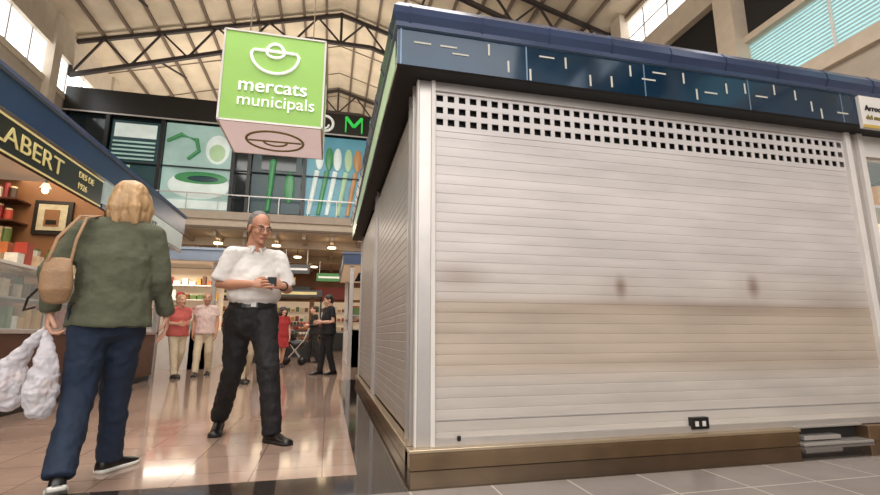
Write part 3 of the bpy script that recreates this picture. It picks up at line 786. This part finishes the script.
    mb=MB(); pt=st.get('pitch',(0,0))
    for i in (0,1): shoe(mb,J['an'][i],st['toes'][i],st['shoe'],st['sole'],pitch=pt[i])
    mb.build('shoes',g,smooth=True)
    return g
# --- man in white shirt
m_shirt=M('white_cotton_shirt',(222,217,212),.8,0,.05,8,bump=.3,bscale=10)
m_trb=M('black_trousers',(22,20,22),.75,0,.15,8,bump=.4,bscale=12)
J=dict(head=(-.005,-.11,1.68),neck=(-.015,-.03,1.52),chest=(-.01,-.01,1.32),waist=(-.01,0,1.05),pelvis=(-.02,.01,.95),
 sh=[(-.2,-.06,1.455),(.165,.02,1.445)],el=[(-.275,-.07,1.2),(.255,.02,1.18)],wr=[(-.03,-.26,1.2),(.19,-.27,1.19)],
 hip=[(-.115,.02,.93),(.07,-.02,.93)],kn=[(-.13,.08,.53),(.13,-.2,.55)],an=[(-.215,.34,.15),(.19,-.2,.1)])
gm=person('man_in_white_shirt',(-.6,4.14,0),math.radians(8.3),J,dict(skin=sk_m,hair=h_grey,hstyle='short',hscl=1.08,hrot=(math.radians(18),0,math.radians(24)),top=m_shirt,bottom=m_trb,sleeve='elbow',hem=-.0,face=(0,-1,0),
 hands=[((.9,-.25,.05),(.3,.8,-.2),1,.6),((-.6,-.45,.12),(.2,.7,-.2),-1,.6)],toes=[(-.12,-1),(.6,-.8)],pitch=(.35,0),shoe=m_shoe_b,sole=m_sole,w=1.1,belt=True,collar=True,glasses=True,vox=.01,leg=1.14,fold=.03,lfold=.03,tuck=True,belly=.02))
mb=MB(); mb.box(.078,.145,-.335,-.32,1.18,1.25,m_black); mb.box(.085,.138,-.338,-.335,1.195,1.24,m_glassd); mb.build('pocket_phone',gm,bevel=.003)
mb=MB(); mb.ring((.2,-.25,1.19),.034,.006,m_black,'y'); mb.build('wrist_watch',gm,smooth=True)
# --- blonde woman walking away with bags
m_jack=M('olive_cardigan',(88,90,72),.9,0,.1,14,bump=.3,bscale=40)
m_jean=M('dark_denim',(27,42,64),.8,0,.22,10,bump=.4,bscale=16)
J=dict(head=(.03,.05,1.61),neck=(.01,.01,1.46),chest=(0,0,1.25),waist=(0,0,1.03),pelvis=(0,0,.93),
 sh=[(-.165,.02,1.41),(.165,-.02,1.41)],el=[(-.3,-.02,1.15),(.225,-.02,1.14)],wr=[(-.275,.02,.93),(.285,.08,.93)],
 hip=[(-.085,0,.92),(.085,0,.92)],kn=[(-.1,.02,.5),(.07,.18,.51)],an=[(-.13,-.22,.14),(.085,.28,.1)])
gw=person('blonde_woman_walking',(-1.23,3.1,0),math.radians(21.9),J,dict(skin=sk_l,hair=h_blond,hstyle='bob',hrot=(0,0,math.radians(166)),top=m_jack,bottom=m_jean,sleeve='long',hem=-.08,face=(0,1,0),
 hands=[((-.05,.0,-1),(.9,.1,0),1,1.1),((.1,.25,-1),(-.9,.1,0),-1,.45)],toes=[(-.05,1),(.75,.7)],pitch=(.35,0),shoe=m_shoe_b,sole=m_sole_w,w=1.04,vox=.01,leg=1.1,bulk=1.04,fold=.028,lfold=.024,hscl=1.04))
m_bag=M('plastic_bag_white',(226,222,228),.22,0,.06,9,bump=.35,bscale=9,alpha=.72)
for (x,y,s,zb) in ((-.395,.06,.9,.46),(-.255,-.05,.86,.42)):
    mb=MB(); mb.tube([(-.275,.02,.86),(-.28+(x+.28)*.5,y*.5,.76),(x,y,.66),(x-.005,y,zb+.09),(x,y,zb)],[(.013,.01),(.03,.018),(.066*s,.04*s),(.09*s,.06*s),(.076*s,.05*s)],m_bag,side=(.9,.3,0))
    organic(mb,'plastic_shopping_bag',m_bag,gw,.006,2,.03,.04,sm2=1)
    mb=MB()
    for q in range(4): mb.ell((x+random.uniform(-.025,.025),y+random.uniform(-.01,.01),zb+.02+q*.035),(.035,.03,.03),goods[(q*3+1)%9],10,8)
    mb.build('bag_contents',gw,smooth=True)
m_straw=M('tan_handbag_leather',(158,124,92),.6,0,.25,10,bump=.3,bscale=80)
mb=MB(); mb.tube([(-.25,-.15,.99),(-.255,-.165,1.04),(-.26,-.16,1.13),(-.262,-.14,1.2)],[(.06,.03),(.074,.042),(.07,.036),(.06,.014)],m_straw,side=(1,-.1,.12),seg=20)
organic(mb,'tan_handbag',m_straw,gw,.007,3)
mb=MB()
mb.tube([(-.305,-.15,1.19),(-.28,-.13,1.32),(-.2,-.095,1.46),(-.14,.0,1.49),(-.13,.07,1.42)],[(.009,.005)]*5,m_straw,seg=8)
mb.tube([(-.21,-.15,1.19),(-.2,-.13,1.32),(-.17,-.095,1.455),(-.11,.0,1.495)],[(.008,.005)]*4,m_straw,seg=8)
mb.tube([(-.31,-.17,1.06),(-.36,-.15,.99),(-.375,-.1,.93),(-.34,-.04,.95)],[.006]*4,m_shoe_b,seg=8)
mb.build('bag_straps',gw,smooth=True)
# --- generic people
def pose(h,face,swing=.12,bend=0):
    s=h/1.75; c,sn=math.cos(face),math.sin(face)
    def T(x,y,z): return (s*(x*c-y*sn),s*(x*sn+y*c),s*z)
    J=dict(head=T(0,-.03,1.63),neck=T(0,0,1.47),chest=T(0,0,1.27),waist=T(0,0,1.05),pelvis=T(0,0,.95),
     sh=[T(-.17,0,1.42),T(.17,0,1.42)],hip=[T(-.09,0,.93),T(.09,0,.93)],
     kn=[T(-.1,-swing*.6,.5),T(.1,0,.5)],an=[T(-.1,-swing,.1),T(.1,swing,.1)])
    if bend: J['el']=[T(-.22,.02,1.14),T(.22,.02,1.14)]; J['wr']=[T(-.12,-.2,1.12),T(.12,-.2,1.14)]
    else: J['el']=[T(-.23,.03,1.14),T(.23,.0,1.14)]; J['wr']=[T(-.23,-.07,.9),T(.23,-.06,.9)]
    f=V(T(0,-1,0)).normalized(); sd=V(T(1,0,0)).normalized()
    if bend: H=[(f+sd*.3,sd,1,.6),(f-sd*.3,-sd,-1,.6)]
    else: H=[(V((0,0,-1)),sd,1,.4),(V((0,0,-1)),-sd,-1,.4)]
    return J,f,H
def bystander(name,loc,h,face,top,bottom,hair,hs,skin=sk_l,sleeve='short',hem=-.08,bend=0,skirt=None,swing=.12,shoe=m_shoe_b,w=1.0,pitch=0):
    th=math.atan2(-loc[0],loc[1]); J,f,H=pose(h,face,swing,bend)
    return person(name,loc,th,J,dict(skin=skin,hair=hair,hstyle=hs,hrot=(pitch,0,face),top=top,bottom=bottom,sleeve=sleeve,hem=hem,face=tuple(f),hands=H,toes=[(f.x,f.y)]*2,shoe=shoe,sole=m_sole,vox=.015,hvox=.008,skirt=skirt,w=w))
m_pink=M('coral_blouse',(190,92,84),.8); m_crm=M('cream_trousers',(205,188,160),.8); m_chk=M('pale_pink_check_shirt',(206,180,172),.8,0,.25,25)
m_blk=M('black_dress_cloth',(22,20,23),.8); m_rd=M('red_dress_cloth',(160,42,44),.8); m_bl=M('grey_blue_cloth',(78,86,104),.8)
bystander('woman_in_coral_blouse',(-2.9,10.35,0),1.6,.45,m_pink,m_crm,h_blond,'crop',bend=1,w=1.08,swing=.2)
bystander('man_in_checked_shirt',(-2.5,10.75,0),1.68,-.1,m_chk,m_crm,h_grey,'short',skin=sk_m,w=1.12,swing=.22)
bystander('woman_in_black',(.0,10.35,0),1.66,-1.2,m_blk,m_blk,h_dark,'crop',bend=1,sleeve='short',w=1.1,pitch=.25)
bystander('woman_in_red',(-1.2,13.2,0),1.55,.5,m_rd,m_rd,h_dark,'bob',skirt=.5)
bystander('shopper_in_grey',(-2.0,15.6,0),1.7,2.8,m_bl,m_trb,h_dark,'short',sleeve='long',swing=.2)
bystander('shopper_in_dark_coat',(-.42,15.0,0),1.7,-1.3,m_trb,m_trb,h_dark,'crop',sleeve='long',bend=1)
bystander('shopper_in_cream_trousers',(-1.42,9.0,0),1.66,.4,m_white,m_crm,h_dark,'short',swing=.2)
bystander('shopper_in_white_blouse',(-1.9,18.0,0),1.64,.8,m_white,m_bl,h_blond,'bob',swing=.2)
bystander('shopper_in_green_top',(-3.2,18.6,0),1.68,-.6,m_jack,m_trb,h_grey,'short',swing=.2)

# ---------------------------------------------------------------- light
W=bpy.data.worlds.new('world'); S.world=W; W.use_nodes=True
bg=W.node_tree.nodes['Background']; bg.inputs[0].default_value=(1,.975,.95,1); bg.inputs[1].default_value=.9
area('added_front_fill',(-1,-7,6.5),(math.radians(62),0,0),12,6,860,(1,.97,.94))  # added fill from behind the camera onto the kiosk front, no modelled source
area('added_overhead_fill',(-1,3,9.7),(0,0,0),7,5,720,(1,.97,.93))  # unseen overhead fill above the view, not a fixture of the hall
area('added_overhead_fill_far',(-2,9,9.4),(0,0,0),6,3,400,(1,.97,.93))  # further overhead fill, added out of view to light the aisle
area('added_roof_fill',(0,20,6.2),(math.pi,0,0),14,4,700,(1,.94,.85))  # upward fill added to brighten the far roof, no fixture there
area('added_roof_fill_header',(0,18.2,9.0),(math.radians(155),0,0),15,1.2,170,(1,.94,.85))  # added fill for the roof, kept out of sight behind the dark header
area('added_roof_fill_near',(0,5,8.6),(math.pi,0,0),10,6,480,(1,.95,.88))  # unseen upward fill added for the near roof
area('gallery_lamp_glow',(-1,21,4.05),(0,0,0),9,5,220,(1,.83,.63))
area('cross_aisle_lamp',(-1,15,4.2),(0,0,0),4,1.5,110,(1,.87,.72))

# ---------------------------------------------------------------- camera
c=bpy.data.cameras.new('camera'); c.sensor_width=36; c.lens=467/880*36; c.clip_start=.05; c.clip_end=200
o=bpy.data.objects.new('camera',c); COL.objects.link(o); o.location=(0,0,.8); o.rotation_euler=(math.radians(90+10.7),0,math.radians(-13.26)); S.camera=o
S.view_settings.view_transform='Standard'; S.view_settings.exposure=0
